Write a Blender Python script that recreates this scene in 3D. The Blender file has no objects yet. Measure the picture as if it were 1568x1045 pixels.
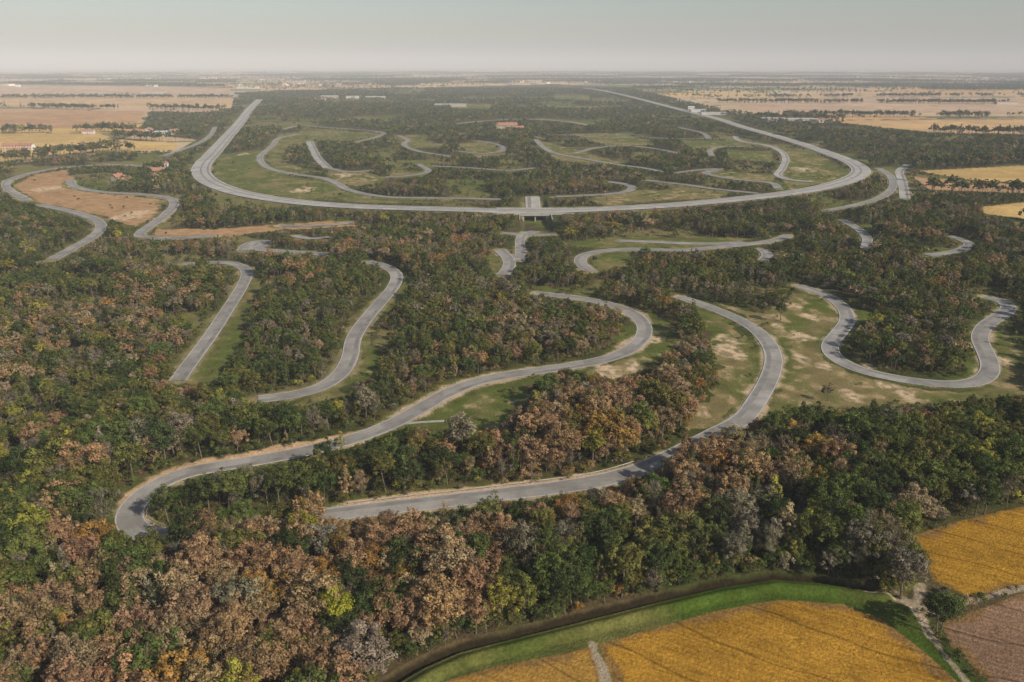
import bpy, math, time
import numpy as np
from mathutils import Vector
T0=time.time()
rng=np.random.default_rng(7)
scene=bpy.context.scene
# ------------------------------------------------------------------ survey
# The site is flat; the map was traced from the aerial view and rectified
# onto the ground plane (metres, x east, y north, viewpoint above origin).
F=1220.0; HC=115.0; PITCH=math.atan((522.5-100.0)/F)
cp,sp=math.cos(PITCH),math.sin(PITCH)
def P(u,v):
    x=(u-784.0)/F; yd=(v-522.5)/F
    t=HC/(sp+yd*cp)
    return (x*t,(cp-yd*sp)*t)
def PP(l): return np.array([P(u,v) for u,v in l],dtype=float)
# ------------------------------------------------------------------ noise
def hsh(i,j,s=0):
    h=(i.astype(np.int64)*374761393+j.astype(np.int64)*668265263+s*982451653)&0xffffffff
    h=((h^(h>>13))*1274126177)&0xffffffff
    h=(h^(h>>16))&0xffffffff
    return h/4294967295.0
def vn(x,y,sc,s=0):
    x=x/sc;y=y/sc
    i=np.floor(x);j=np.floor(y);fx=x-i;fy=y-j
    fx=fx*fx*(3-2*fx);fy=fy*fy*(3-2*fy)
    i=i.astype(np.int64);j=j.astype(np.int64)
    a=hsh(i,j,s);b=hsh(i+1,j,s);c=hsh(i,j+1,s);d=hsh(i+1,j+1,s)
    return (a*(1-fx)+b*fx)*(1-fy)+(c*(1-fx)+d*fx)*fy
def fbm(x,y,sc,s=0):
    return (vn(x,y,sc,s)+.5*vn(x,y,sc/2.1,s+1)+.25*vn(x,y,sc/4.3,s+2))/1.75
def inpoly(x,y,poly):
    res=np.zeros(x.shape,bool)
    x0,y0=poly.min(0);x1,y1=poly.max(0)
    m=(x>=x0)&(x<=x1)&(y>=y0)&(y<=y1)
    if not m.any(): return res
    xs=x[m];ys=y[m];r=np.zeros(xs.shape,bool)
    n=len(poly)
    for k in range(n):
        ax,ay=poly[k];bx,by=poly[(k+1)%n]
        if ay==by: continue
        c=((ay>ys)!=(by>ys))&(xs<(bx-ax)*(ys-ay)/(by-ay)+ax)
        r^=c
    res[m]=r
    return res
def segdist(x,y,pl):
    d=np.full(x.shape,1e9)
    for (ax,ay),(bx,by) in zip(pl[:-1],pl[1:]):
        dx,dy=bx-ax,by-ay
        t=np.clip(((x-ax)*dx+(y-ay)*dy)/(dx*dx+dy*dy),0,1)
        d=np.minimum(d,np.hypot(x-ax-t*dx,y-ay-t*dy))
    return d
def spline(pts,step=2.0):
    p=np.array(pts);n=len(p)
    if n==2:
        L=np.linalg.norm(p[1]-p[0]);k=max(2,int(L/step))
        return p[0]+(p[1]-p[0])*np.linspace(0,1,k)[:,None]
    e=np.vstack([2*p[0]-p[1],p,2*p[-1]-p[-2]])
    out=[]
    for i in range(1,n):
        a,b,c,d=e[i-1],e[i],e[i+1],e[i+2]
        t0=0;t1=t0+max(np.linalg.norm(b-a),1e-3)**.5;t2=t1+max(np.linalg.norm(c-b),1e-3)**.5;t3=t2+max(np.linalg.norm(d-c),1e-3)**.5
        k=max(3,int(np.linalg.norm(c-b)/step))
        t=np.linspace(t1,t2,k,endpoint=False)[:,None]
        A1=(t1-t)/(t1-t0)*a+(t-t0)/(t1-t0)*b
        A2=(t2-t)/(t2-t1)*b+(t-t1)/(t2-t1)*c
        A3=(t3-t)/(t3-t2)*c+(t-t2)/(t3-t2)*d
        B1=(t2-t)/(t2-t0)*A1+(t-t0)/(t2-t0)*A2
        B2=(t3-t)/(t3-t1)*A2+(t-t1)/(t3-t1)*A3
        out.append((t2-t)/(t2-t1)*B1+(t-t1)/(t2-t1)*B2)
    out.append(p[-1:])
    q=np.vstack(out)
    s=np.r_[0,np.cumsum(np.linalg.norm(np.diff(q,axis=0),axis=1))]
    m=max(3,int(s[-1]/step));ss=np.linspace(0,s[-1],m)
    q=np.c_[np.interp(ss,s,q[:,0]),np.interp(ss,s,q[:,1])]
    for _ in range(12):
        q[1:-1]=.25*q[:-2]+.5*q[1:-1]+.25*q[2:]
    return q
# ------------------------------------------------------------------ map data
ROADS=[
('ring_road',21,1,.5,[(398,153),(385,165),(366,190),(345,214),(324,238),(311,252),(308,265),(318,277),(338,287),(370,297),(420,306),(470,312),(540,317),(620,320),(700,322),(760,324),(820,325),(880,323),(950,320),(1020,316),(1080,311),(1140,305),(1200,298),(1250,290),(1290,280),(1313,270),(1318,261),(1303,249),(1275,238),(1230,222),(1180,207),(1140,196),(1100,183),(1040,168),(990,155),(945,144),(900,136),(860,133)]),
('road',7.3,1,.9,[(820,449),(870,455),(920,463),(960,475),(983,492),(987,512),(972,530),(940,547),(880,560),(810,570),(740,582),(690,600),(640,628),(590,655),(540,673),(480,689),(420,701),(350,713),(290,722),(240,742),(207,768),(194,792),(202,812),(232,822)]),
('road',7.3,0,.3,[(232,822),(300,816),(400,803),(470,793),(535,785)]),
('road',7.3,1,.8,[(535,785),(600,777),(700,766),(790,755),(870,745),(930,735),(985,718)]),
('road',7.3,0,.6,[(985,718),(1020,703),(1060,683),(1100,662)]),
('road',7.3,1,.8,[(1100,662),(1136,644),(1160,612),(1178,580),(1185,550),(1176,525),(1150,500),(1110,480),(1070,465),(1040,455)]),
('road',7.3,1,.7,[(1222,438),(1260,450),(1290,470),(1298,490),(1285,510),(1270,530),(1277,547),(1310,565),(1360,578),(1420,587),(1470,590),(1503,583),(1517,566),(1510,542),(1500,520),(1508,500),(1530,485),(1545,473),(1535,461),(1510,455)]),
('road',6.8,1,.3,[(280,405),(340,402),(368,407),(378,418),(370,440),(348,475),(322,515),(296,550),(280,572),(272,584)]),
('road',7.3,1,.3,[(562,401),(590,408),(607,420),(604,437),(584,462),(560,490),(541,520),(536,548),(520,575),(490,595),(450,606),(395,612)]),
('road',8,1,.5,[(905,416),(889,404),(895,391),(930,384),(980,382),(1040,384),(1100,379),(1150,374),(1190,368),(1208,361)]),
('road',7,1,.4,[(945,369),(1000,371),(1080,374),(1140,372)]),
('road',7,1,.6,[(820,352),(805,357),(797,366),(797,385),(795,400)]),
('road',8,1,.4,[(765,383),(779,398),(779,410),(770,422)]),
('road',7,1,.4,[(770,357),(800,360),(850,360)]),
('road',7,1,.4,[(1168,400),(1176,391),(1166,382)]),
('road',8,1,.4,[(1345,258),(1363,270),(1368,284),(1358,297),(1335,308),(1300,317),(1265,323)]),
('road',9,1,.4,[(1390,253),(1378,262),(1382,280),(1386,305)]),
('road',7,1,.3,[(1290,338),(1312,350),(1328,366),(1325,382)]),
('road',7,1,.3,[(1420,392),(1462,386),(1485,374),(1455,362)]),
('road',8,1,.9,[(42,308),(28,300),(10,288),(14,277),(50,265),(105,256),(170,253),(220,255)]),
('road',8,1,.8,[(108,276),(114,286),(150,294),(210,298),(255,303),(267,312),(260,324),(240,340),(222,352),(215,363),(260,365),(330,362)]),
('road',8,1,.4,[(60,314),(110,325),(148,338),(155,350),(140,365),(110,382),(80,399)]),
('road',8,1,.4,[(372,385),(380,375),(404,369),(406,375),(388,382),(440,386),(500,391)]),
('road',6,1,.9,[(430,346),(480,347),(540,342)]),
('road',6,1,.4,[(452,362),(475,367),(505,364)]),
('road',8,1,.4,[(458,206),(430,211),(417,224),(400,238),(399,247),(414,259),(448,267),(492,273),(515,281),(530,290),(560,298),(600,303),(660,304),(720,305),(765,306)]),
('road',11,1,.3,[(474,217),(479,228),(487,243),(502,258)]),
('road',8,1,.3,[(502,258),(535,264),(570,262)]),
('road',8,1,.3,[(545,218),(575,211),(588,204),(560,200),(505,196),(460,193),(432,199)]),
('road',7,1,.3,[(590,272),(625,270),(655,264),(640,252)]),
('road',7,1,.3,[(610,208),(625,215),(618,222),(640,232),(690,240)]),
('road',8,1,.4,[(850,302),(900,300),(945,297),(967,291),(962,284),(930,279)]),
('road',13,1,.4,[(817,316),(816,309),(815,302)]),
('road',8,1,.4,[(820,214),(832,226),(852,236),(890,243),(940,252),(985,258),(1010,263)]),
('road',7,1,.3,[(838,206),(880,208),(930,212),(975,210),(1030,213),(1090,213),(1125,213)]),
('road',9,1,.4,[(1125,209),(1135,217),(1172,223),(1195,232),(1203,245),(1197,260),(1192,270),(1215,277),(1245,279)]),
('road',7,1,.4,[(1090,241),(1090,229),(1115,225),(1150,226)]),
('road',8,1,.4,[(1035,266),(1062,262),(1105,259),(1080,266),(1130,276),(1180,281),(1192,290)]),
('road',8,1,.4,[(990,277),(1050,284),(1100,291),(1160,297)]),
('road',7,1,.3,[(700,232),(740,236),(768,232),(762,222),(730,216)]),
('road',7,1,.3,[(660,255),(720,258),(780,262),(820,258)]),
('road',8,1,.3,[(1040,196),(1075,204),(1085,213)]),
('road',8,1,.3,[(330,195),(320,210),(300,222),(250,240)]),
('road',9,1,.3,[(700,190),(740,186),(800,183),(860,186),(900,192)]),
('road',8,1,.3,[(880,236),(910,228),(950,224),(1000,228),(1040,236)]),
]
GREEN=(.105,.125,.030);DRY=(.210,.172,.075);DIRT=(.48,.36,.235);ORDIRT=(.38,.235,.12)
CLEAR=[
([(345,236),(395,232),(397,248),(440,270),(500,278),(530,293),(600,306),(720,312),(560,311),(450,303),(370,292),(332,277),(325,260)],.85),
([(500,262),(560,262),(600,276),(545,286),(515,277)],.4),
([(430,205),(500,198),(580,208),(545,216),(480,215),(440,225),(440,250),(485,262),(430,262),(405,245)],.7),
([(1090,205),(1140,212),(1200,224),(1270,245),(1296,262),(1280,278),(1210,290),(1195,275),(1206,250),(1180,228),(1120,220)],.6),
([(900,306),(970,292),(1050,290),(1120,295),(1100,303),(1000,310),(930,314)],.45),
([(820,214),(850,220),(960,250),(900,252),(850,245)],.6),
([(1040,215),(1120,216),(1130,225),(1060,228)],.7),
([(1110,232),(1180,232),(1190,250),(1120,245)],.7),
([(1090,262),(1190,268),(1185,280),(1120,275)],.5),
([(600,262),(660,262),(650,270),(600,274)],.5),
([(690,159),(755,160),(750,167),(690,166)],.7),
([(850,146),(905,147),(900,152),(850,152)],.7),
([(600,208),(640,206),(680,226),(640,228)],.7),
([(700,220),(760,216),(775,238),(730,242)],.6),
([(870,205),(960,204),(1000,222),(930,224)],.6),
([(640,655),(700,660),(795,650),(815,612),(812,592),(860,574),(760,586),(700,606),(650,632),(610,655)],.62),
([(885,568),(950,552),(985,535),(1000,505),(985,478),(1035,488),(1045,525),(1010,560),(950,580),(900,580)],.6),
([(1060,468),(1110,488),(1145,515),(1170,555),(1150,610),(1120,640),(1055,660),(1060,635),(1100,590),(1085,520)],.45),
([(1085,460),(1150,475),(1210,470),(1235,445),(1285,480),(1262,535),(1275,560),(1350,585),(1450,600),(1520,590),(1530,540),(1545,560),(1568,590),(1620,600),(1450,615),(1330,622),(1240,636),(1150,652),(1185,600),(1195,555),(1180,520),(1130,480)],.45),
([(1508,520),(1540,495),(1570,520),(1600,560),(1530,600),(1515,590),(1527,560)],.5),
([(385,425),(398,440),(372,520),(335,588),(285,588),(330,520),(372,450)],.95),
([(612,430),(620,455),(566,505),(592,530),(575,580),(500,608),(470,606),(530,585),(545,545),(550,510),(600,455)],.95),
([(918,392),(960,386),(975,395),(945,412),(915,415)],1.),
([(860,372),(940,364),(1080,364),(1160,366),(1100,376),(1000,379),(900,380)],.9),
([(740,398),(762,388),(765,415),(755,422)],.6),
([(380,612),(450,612),(520,596),(540,606),(460,622)],.9),
([(240,350),(330,352),(430,343),(545,338),(548,346),(440,352),(340,362),(240,362)],.05),
([(20,287),(55,267),(105,260),(112,287),(160,297),(245,305),(248,322),(210,348),(165,335),(120,322),(60,312)],.0),
([(150,775),(180,795),(215,822),(245,815),(225,795),(240,770),(300,740),(240,765),(210,790),(190,815)],.6),
([(1380,905),(1400,890),(1440,900),(1420,930),(1390,935)],.3),
]
GOLD=(.375,.200,.028);ORG=(.50,.32,.15);PINK=(.50,.355,.235);PALE=(.50,.39,.25);YEL=(.56,.38,.15);BRN=(.31,.21,.13);GRN=(.12,.15,.05)
FIELDS=[
([(680,1045),(760,1020),(870,1000),(905,990),(935,1060),(970,1200),(1010,1500),(600,1500),(600,1100)],(.36,.205,.045)),
([(916,987),(1000,963),(1100,935),(1190,918),(1290,925),(1355,950),(1415,1000),(1470,1050),(1600,1200),(1700,1500),(1040,1500),(975,1150),(945,1060)],GOLD),
([(1398,822),(1450,803),(1568,776),(1700,745),(1800,850),(1568,895),(1480,915),(1430,890)],(.36,.195,.026)),
([(1442,955),(1500,932),(1568,906),(1800,860),(2200,1200),(1800,1400),(1530,1060),(1455,990)],(.25,.155,.095)),
([(-400,128),(200,132),(352,136),(360,150),(150,148),(-400,150)],PINK),
([(-400,152),(150,150),(358,152),(355,166),(120,165),(-400,160)],(.54,.37,.21)),
([(-400,166),(120,170),(222,170),(214,186),(190,196),(-400,200)],(.46,.28,.15)),
([(-400,206),(150,204),(180,214),(272,219),(268,230),(150,232),(0,248),(-400,260)],YEL),
([(1180,152),(1300,150),(1568,150),(2000,150),(2000,176),(1568,178),(1200,177),(1120,165)],PINK),
([(1285,188),(1400,184),(1568,184),(2000,186),(2000,206),(1568,205),(1430,203)],(.53,.35,.17)),
([(1405,262),(1568,254),(1900,250),(1900,280),(1568,281),(1480,275)],YEL),
([(1398,271),(1480,277),(1568,284),(1900,284),(1900,296),(1568,296),(1425,291)],(.42,.26,.14)),
([(1498,318),(1568,310),(1700,308),(1700,340),(1568,335),(1510,328)],YEL),
]
FIELDS=[(PP(a),c) for a,c in FIELDS]
CLEAR=[(PP(a),g) for a,g in CLEAR]
BANK=PP([(560,1080),(640,1020),(700,994),(800,969),(900,944),(1000,919),(1100,896),(1180,884),(1250,889),(1335,902),(1385,925),(1440,985),(1510,1060),(1700,1300),(1700,1500),(560,1500)])
DITCH=PP([(520,1120),(590,1047),(640,1017),(700,991),(800,966),(900,941),(1000,916),(1100,893),(1180,881),(1250,886),(1330,899)])
PATHS=[PP([(1370,905),(1400,928),(1425,975),(1480,1045),(1600,1200)]),PP([(1440,938),(1500,917),(1568,899),(1750,860)]),PP([(907,988),(925,1040),(960,1150)]),PP([(1400,928),(1440,938)]),PP([(1330,905),(1400,928),(1410,895)])]
SPOTS=[(1120,540,7),(1112,520,4),(1230,515,5),(1242,487,4),(1232,552,4),(930,570,6),(970,560,5),(1000,520,3),(1260,560,4),(1215,470,4),(1355,590,4),(1330,560,3),(1535,555,4),(1075,630,4),(1395,935,3),(1300,605,4),(1380,600,4),(1190,500,3),(1060,610,3),(530,268,10),(460,292,10),(1230,260,15),(200,330,14),(70,290,12),(375,236,8)]
SPOTS=[(*P(u,v),r) for u,v,r in SPOTS]
WOODS=PP([(-900,262),(-400,262),(0,252),(150,236),(272,232),(300,214),(215,204),(218,190),(235,172),(340,172),(352,160),(360,145),(430,141),(560,138),(700,133),(850,129),(960,134),(1010,148),(1080,165),(1150,178),(1290,188),(1420,204),(1568,207),(2000,210),(2600,400),(2600,1600),(-1200,1600),(-1200,400)])
UX,_=P(820,331);YP=P(820,330)[1];YQ=P(820,318)[1];Y0=P(800,362)[1];Y1=P(815,303)[1]
def height(x,y):
    x=np.asarray(x,float);y=np.asarray(y,float)
    a=np.clip((y-Y0)/(YP-6-Y0),0,1);b=np.clip((Y1-y)/(Y1-YQ-6),0,1)
    a=a*a*(3-2*a);b=b*b*(3-2*b)
    d=5.6*np.minimum(a,b)
    w=np.clip((12.5-np.abs(x-UX))/3.5,0,1);w=w*w*(3-2*w)
    return -d*w
def flat(x,y): return np.zeros(np.shape(x))
def glade(x,y):
    d=np.hypot(x,y)
    a=np.clip((fbm(x,y,46,90)-.525)*16,0,1)*np.clip((d-640)/60,0,1)*(d<1600)
    b=np.clip((fbm(x,y,150,94)-.57)*16,0,1)*(d>=1600)*(d<4300)
    c=np.clip((fbm(x,y,26,98)-.60)*14,0,1)*(d>330)*(d<=700)
    return np.maximum(np.maximum(a,b),c)
# ------------------------------------------------------------------ rasters
X0,X1r,Yr0,Yr1=-1500,1500,60,4400
NX,NY=X1r-X0,Yr1-Yr0
EDGE=np.full((NY,NX),14.,np.float32);VISR=np.zeros((NY,NX),bool);VERGE=np.zeros((NY,NX),np.float32)
road_paths=[]
for nm,w,vis,vg,pts in ROADS:
    q=spline(PP(pts));road_paths.append(q)
    R=int(w/2+14)
    oy,ox=np.mgrid[-R:R+1,-R:R+1]
    k=(ox**2+oy**2<=R*R);ox=ox[k];oy=oy[k]
    ci=np.round(q[:,0]-X0).astype(int);cj=np.round(q[:,1]-Yr0).astype(int)
    ii=(ci[:,None]+ox[None]).ravel();jj=(cj[:,None]+oy[None]).ravel()
    px=np.repeat(q[:,0],len(ox));py=np.repeat(q[:,1],len(ox))
    ok=(ii>=0)&(ii<NX)&(jj>=0)&(jj<NY)
    ii=ii[ok];jj=jj[ok]
    d=(np.hypot(ii+X0-px[ok],jj+Yr0-py[ok])-w/2).astype(np.float32)
    np.minimum.at(EDGE,(jj,ii),d)
    if vis:
        m=d<0.3;VISR[jj[m],ii[m]]=True
    m=d<9;VERGE[jj[m],ii[m]]=np.maximum(VERGE[jj[m],ii[m]],vg)
OPEN=np.zeros((NY,NX),bool)
for poly in [c[0] for c in CLEAR]+[f[0] for f in FIELDS]+[BANK]:
    x0,y0=poly.min(0);x1,y1=poly.max(0)
    i0,i1=max(0,int(x0-X0)),min(NX,int(x1-X0)+2);j0,j1=max(0,int(y0-Yr0)),min(NY,int(y1-Yr0)+2)
    if i1<=i0 or j1<=j0: continue
    gy,gx=np.mgrid[j0:j1,i0:i1]
    OPEN[j0:j1,i0:i1]|=inpoly((gx+X0).astype(float),(gy+Yr0).astype(float),poly)
def look(A,x,y,default=0):
    i=np.round(x-X0).astype(int);j=np.round(y-Yr0).astype(int)
    ok=(i>=0)&(i<NX)&(j>=0)&(j<NY)
    r=np.full(x.shape,default,dtype=A.dtype)
    r[ok]=A[j[ok],i[ok]]
    return r
print('raster',time.time()-T0)
TH=math.radians(12)
def cells(x,y):
    a=x*math.cos(TH)+y*math.sin(TH)+60*(vn(x,y,900,5)-.5)
    b=-x*math.sin(TH)+y*math.cos(TH)+60*(vn(x,y,900,6)-.5)
    rh=230.
    r=np.floor(b/rh).astype(np.int64)
    w=380+hsh(r,r*0,9)*420
    aa=a+hsh(r,r*0,11)*900
    c=np.floor(aa/w).astype(np.int64)
    db=np.minimum(b-r*rh,(r+1)*rh-b);da=np.minimum(aa-c*w,(c+1)*w-aa)
    return r,c,da,db
FC=np.array([PINK,ORG,YEL,PALE,(.45,.31,.19),BRN,GRN,(.48,.35,.21),(.40,.29,.18),(.2,.2,.09)])
# ------------------------------------------------------------------ helpers
def link(o): scene.collection.objects.link(o); return o
def mesh_obj(name,verts,faces,mats=(),midx=None,smooth=False,parent=None,addto=None):
    me=bpy.data.meshes.new(name);me.from_pydata([tuple(map(float,v)) for v in verts],[],[tuple(map(int,f)) for f in faces])
    for m in mats: me.materials.append(m)
    if midx is not None: me.polygons.foreach_set('material_index',np.array(midx,np.int32))
    if smooth: me.polygons.foreach_set('use_smooth',np.ones(len(me.polygons),bool))
    me.update()
    o=bpy.data.objects.new(name,me)
    if addto is None: link(o)
    else: addto.objects.link(o)
    if parent: o.parent=parent
    return o
def nmat(name):
    m=bpy.data.materials.new(name);m.use_nodes=True;nt=m.node_tree;nt.nodes.clear()
    out=nt.nodes.new('ShaderNodeOutputMaterial');return m,nt,out
def N(nt,t,**k):
    n=nt.nodes.new(t)
    for a,b in k.items(): setattr(n,a,b)
    return n
def simple(name,col,rough=.9,var=.25,scale=.5,spec=.2):
    m,nt,out=nmat(name)
    b=N(nt,'ShaderNodeBsdfPrincipled');b.inputs['Roughness'].default_value=rough
    b.inputs['Specular IOR Level'].default_value=spec
    no=N(nt,'ShaderNodeTexNoise');no.inputs['Scale'].default_value=scale;no.inputs['Detail'].default_value=6
    tc=N(nt,'ShaderNodeNewGeometry');nt.links.new(tc.outputs['Position'],no.inputs['Vector'])
    r=N(nt,'ShaderNodeMapRange');r.inputs['From Min'].default_value=.3;r.inputs['From Max'].default_value=.7
    r.inputs['To Min'].default_value=1-var;r.inputs['To Max'].default_value=1+var
    nt.links.new(no.outputs['Fac'],r.inputs['Value'])
    mx=N(nt,'ShaderNodeVectorMath',operation='SCALE');mx.inputs[0].default_value=col
    nt.links.new(r.outputs['Result'],mx.inputs['Scale'])
    nt.links.new(mx.outputs[0],b.inputs['Base Color']);nt.links.new(b.outputs[0],out.inputs[0])
    return m
# ------------------------------------------------------------------ ground
vs=np.concatenate([np.arange(1500,1046,-5),np.arange(1046,130,-1.0),np.arange(130,106,-.6),np.arange(106,101,-.3),[100.8,100.5]])
Drows=np.array([P(784,v)[1] for v in vs])
Drows=np.concatenate([[8,40],Drows])
fine=np.radians(np.arange(-41,41.01,.08))
coarse=np.radians(np.arange(44,317,4.))
ang=np.concatenate([fine,coarse])
nr,nc=len(Drows),len(ang)
GX=(Drows[:,None]*np.sin(ang)[None]);GY=(Drows[:,None]*np.cos(ang)[None])
gx=GX.ravel();gy=GY.ravel()
D=np.hypot(gx,gy)
near=D<400
dd=np.full(gx.shape,99.);dd[near]=segdist(gx[near],gy[near],DITCH)
gz=height(gx,gy)-1.5*np.clip((1.7-dd)/1.2,0,1)
bankh=np.clip(1-np.abs(dd-4.5)/2.6,0,1)*inpoly(gx,gy,BANK)
gz+=1.1*bankh*bankh*(3-2*bankh)
ox=14*(fbm(gx,gy,30,20)-.5)+6*(vn(gx,gy,6,21)-.5);oy=14*(fbm(gx,gy,30,23)-.5)+6*(vn(gx,gy,6,24)-.5)
wx,wy=gx+ox,gy+oy
n1=fbm(gx,gy,22,30);n2=fbm(gx,gy,5,33);n3=fbm(gx,gy,90,36)
floor_g=np.array([.066,.076,.024]);floor_b=np.array([.105,.080,.040])
k=np.clip((n1-.35)/.3,0,1)[:,None]
col=floor_g*(1-k)+floor_b*k
gl=glade(gx,gy)[:,None]
gg=np.clip((n3-.4)*4,0,1)[:,None]
gcl=np.array(GREEN)*(1-gg*.7)+np.array(DRY)*gg*.7
col=col*(1-gl)+gcl*gl
col*= (0.75+.5*n2)[:,None]
fm=np.zeros(gx.shape)
inW=inpoly(gx,gy,WOODS)
r,c,da,db=cells(gx,gy)
h=hsh(r,c,3)
fc=FC[np.minimum((h*len(FC)).astype(int),len(FC)-1)]
fc=fc*(.85+.3*n3)[:,None]
edge=np.clip((np.minimum(da,db)-3)/3,0,1)[:,None]
fc=fc*edge+np.array([.09,.10,.04])*(1-edge)
out=~inW
col[out]=fc[out]
for poly,g in CLEAR:
    m=inpoly(wx,wy,poly)
    t=np.clip((n1-.5)*3.6+.5+(g-.5)*1.3,0,1)[m][:,None]
    cc=np.array(GREEN)*t+np.array(DRY)*(1-t)
    if g<.12: cc=np.array(ORDIRT)*(.75+.5*n1[m])[:,None]
    q=np.clip((n2[m]+.35*(1-g)-.76)*5,0,1)[:,None]
    cc=cc*(1-q)+np.array(ORDIRT if g<.12 else (.32,.235,.13))*q
    col[m]=cc*(.7+.6*n2[m])[:,None]
ed=look(EDGE,gx,gy,14.);vg=look(VERGE,gx,gy,0.)
t=np.clip((4.5+6*(n1-.5)*2-ed)/3,0,1)*(D<2500)*.9
gcol=(np.array(GREEN)*(1-gg*.6)+np.array(DRY)*gg*.6)*(.65+.6*n2)[:,None]
col=np.where((~inW)[:,None],col,col*(1-t[:,None])+gcol*t[:,None])
t=np.clip((1.5+6*(n1-.5)+3*(n2-.5)-ed)/1.5,0,1)*np.clip(vg,0,1)
col=col*(1-t[:,None])+(np.array(DIRT)*(.7+.6*n2)[:,None])*t[:,None]
BK=PP([(196,768),(236,738),(298,714),(400,692),(480,679),(560,662)])
m=D<500
bd=np.full(gx.shape,99.);bd[m]=segdist(gx[m],gy[m],BK)
BK2=PP([(540,778),(700,756),(800,745),(930,726),(985,711)]);bd[m]=np.minimum(bd[m],segdist(gx[m],gy[m],BK2)+.8)
t=np.clip((4.0+4*(n2-.5)+4*(n1-.5)-bd)/1.2,0,1)[:,None]
col=col*(1-t)+np.array([.54,.37,.22])*(.7+.6*n2)[:,None]*t
for sx,sy,rr in SPOTS:
    d=np.hypot(gx-sx,(gy-sy)*.55)
    m=d<rr*2.4
    t=np.clip((rr*(.15+1.0*n2[m]+.9*n1[m])-d[m])/(rr*.5),0,1)[:,None]
    t*=np.clip((vn(gx[m],gy[m],1.8,77)-.25)*3,.25,1)[:,None]
    col[m]=col[m]*(1-t)+np.array(DIRT)*1.2*t
m=inpoly(gx,gy,BANK)
tt=np.clip((n1-.35)/.4,0,1)[m][:,None]
col[m]=(np.array([.058,.092,.014])*(1-tt)+np.array([.125,.125,.036])*tt)*(.65+.7*n2[m])[:,None]
for poly,fcol in FIELDS:
    wob=.06
    m=inpoly(gx+ox*wob,gy+oy*wob,poly)
    col[m]=np.array(fcol)*(.78+.44*n3[m])[:,None]*(.78+.44*n1[m])[:,None]
    fm[m]=1
    if poly[:,1].min()<400:
        mm=D<420
        rd=np.full(gx.shape,99.);rd[mm]=segdist(gx[mm],gy[mm],np.vstack([poly,poly[:1]]))
        t=np.clip((2.4+6*(n2-.5)-rd)/1.5,0,1)[:,None]*m[:,None]*.8
        col=col*(1-t)+np.array([.20,.12,.045])*(.7+.6*n2)[:,None]*t
m=D<420
for pl in PATHS:
    d=np.full(gx.shape,99.);d[m]=segdist(gx[m],gy[m],pl)
    t=np.clip((1.2+1.8*(n2-.5)-d)/.5,0,1)[:,None]*.9
    col=col*(1-t)+np.array([.36,.29,.20])*t*(.75+.5*n2)[:,None]
    fm*= (1-t[:,0])
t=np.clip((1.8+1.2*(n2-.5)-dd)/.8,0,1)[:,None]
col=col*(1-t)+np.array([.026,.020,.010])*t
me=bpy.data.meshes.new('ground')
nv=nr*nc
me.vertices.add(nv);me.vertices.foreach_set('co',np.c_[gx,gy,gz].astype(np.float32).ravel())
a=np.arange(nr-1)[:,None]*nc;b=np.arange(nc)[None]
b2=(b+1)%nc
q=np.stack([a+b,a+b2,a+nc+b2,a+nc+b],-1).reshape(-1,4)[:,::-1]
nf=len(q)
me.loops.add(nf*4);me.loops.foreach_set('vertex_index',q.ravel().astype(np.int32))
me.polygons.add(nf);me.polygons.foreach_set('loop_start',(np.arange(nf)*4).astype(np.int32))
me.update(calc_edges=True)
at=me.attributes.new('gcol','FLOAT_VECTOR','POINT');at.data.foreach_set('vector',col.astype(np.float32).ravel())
at=me.attributes.new('fmask','FLOAT','POINT');at.data.foreach_set('value',fm.astype(np.float32))
ground=link(bpy.data.objects.new('ground',me))
m,nt,out=nmat('ground_soil_and_grass');L=nt.links.new
A=N(nt,'ShaderNodeAttribute',attribute_name='gcol');FMn=N(nt,'ShaderNodeAttribute',attribute_name='fmask')
G=N(nt,'ShaderNodeNewGeometry')
def noise(sc,det=5):
    n=N(nt,'ShaderNodeTexNoise');n.inputs['Scale'].default_value=sc;n.inputs['Detail'].default_value=det
    n.inputs['Roughness'].default_value=.65
    L(G.outputs['Position'],n.inputs['Vector']);return n
def mr(src,a,b,c,d):
    r=N(nt,'ShaderNodeMapRange');L(src,r.inputs['Value'])
    for k_,v_ in zip(('From Min','From Max','To Min','To Max'),(a,b,c,d)): r.inputs[k_].default_value=v_
    return r.outputs['Result']
def mt(op,a,b):
    n=N(nt,'ShaderNodeMath',operation=op)
    for i,s in enumerate((a,b)):
        if isinstance(s,(int,float)): n.inputs[i].default_value=s
        else: L(s,n.inputs[i])
    return n.outputs[0]
s1=mr(noise(1.1,6).outputs['Fac'],.3,.7,.66,1.34)
s2=mr(noise(.18,4).outputs['Fac'],.3,.7,.82,1.18)
mp=N(nt,'ShaderNodeMapping');mp.inputs['Rotation'].default_value=(0,0,math.radians(-62));L(G.outputs['Position'],mp.inputs['Vector'])
wv=N(nt,'ShaderNodeTexWave');wv.inputs['Scale'].default_value=.024;wv.inputs['Distortion'].default_value=6;wv.inputs['Detail'].default_value=3;wv.inputs['Detail Scale'].default_value=.5
L(mp.outputs[0],wv.inputs['Vector'])
lines=mr(wv.outputs['Fac'],.0,.010,.60,1.0)
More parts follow.
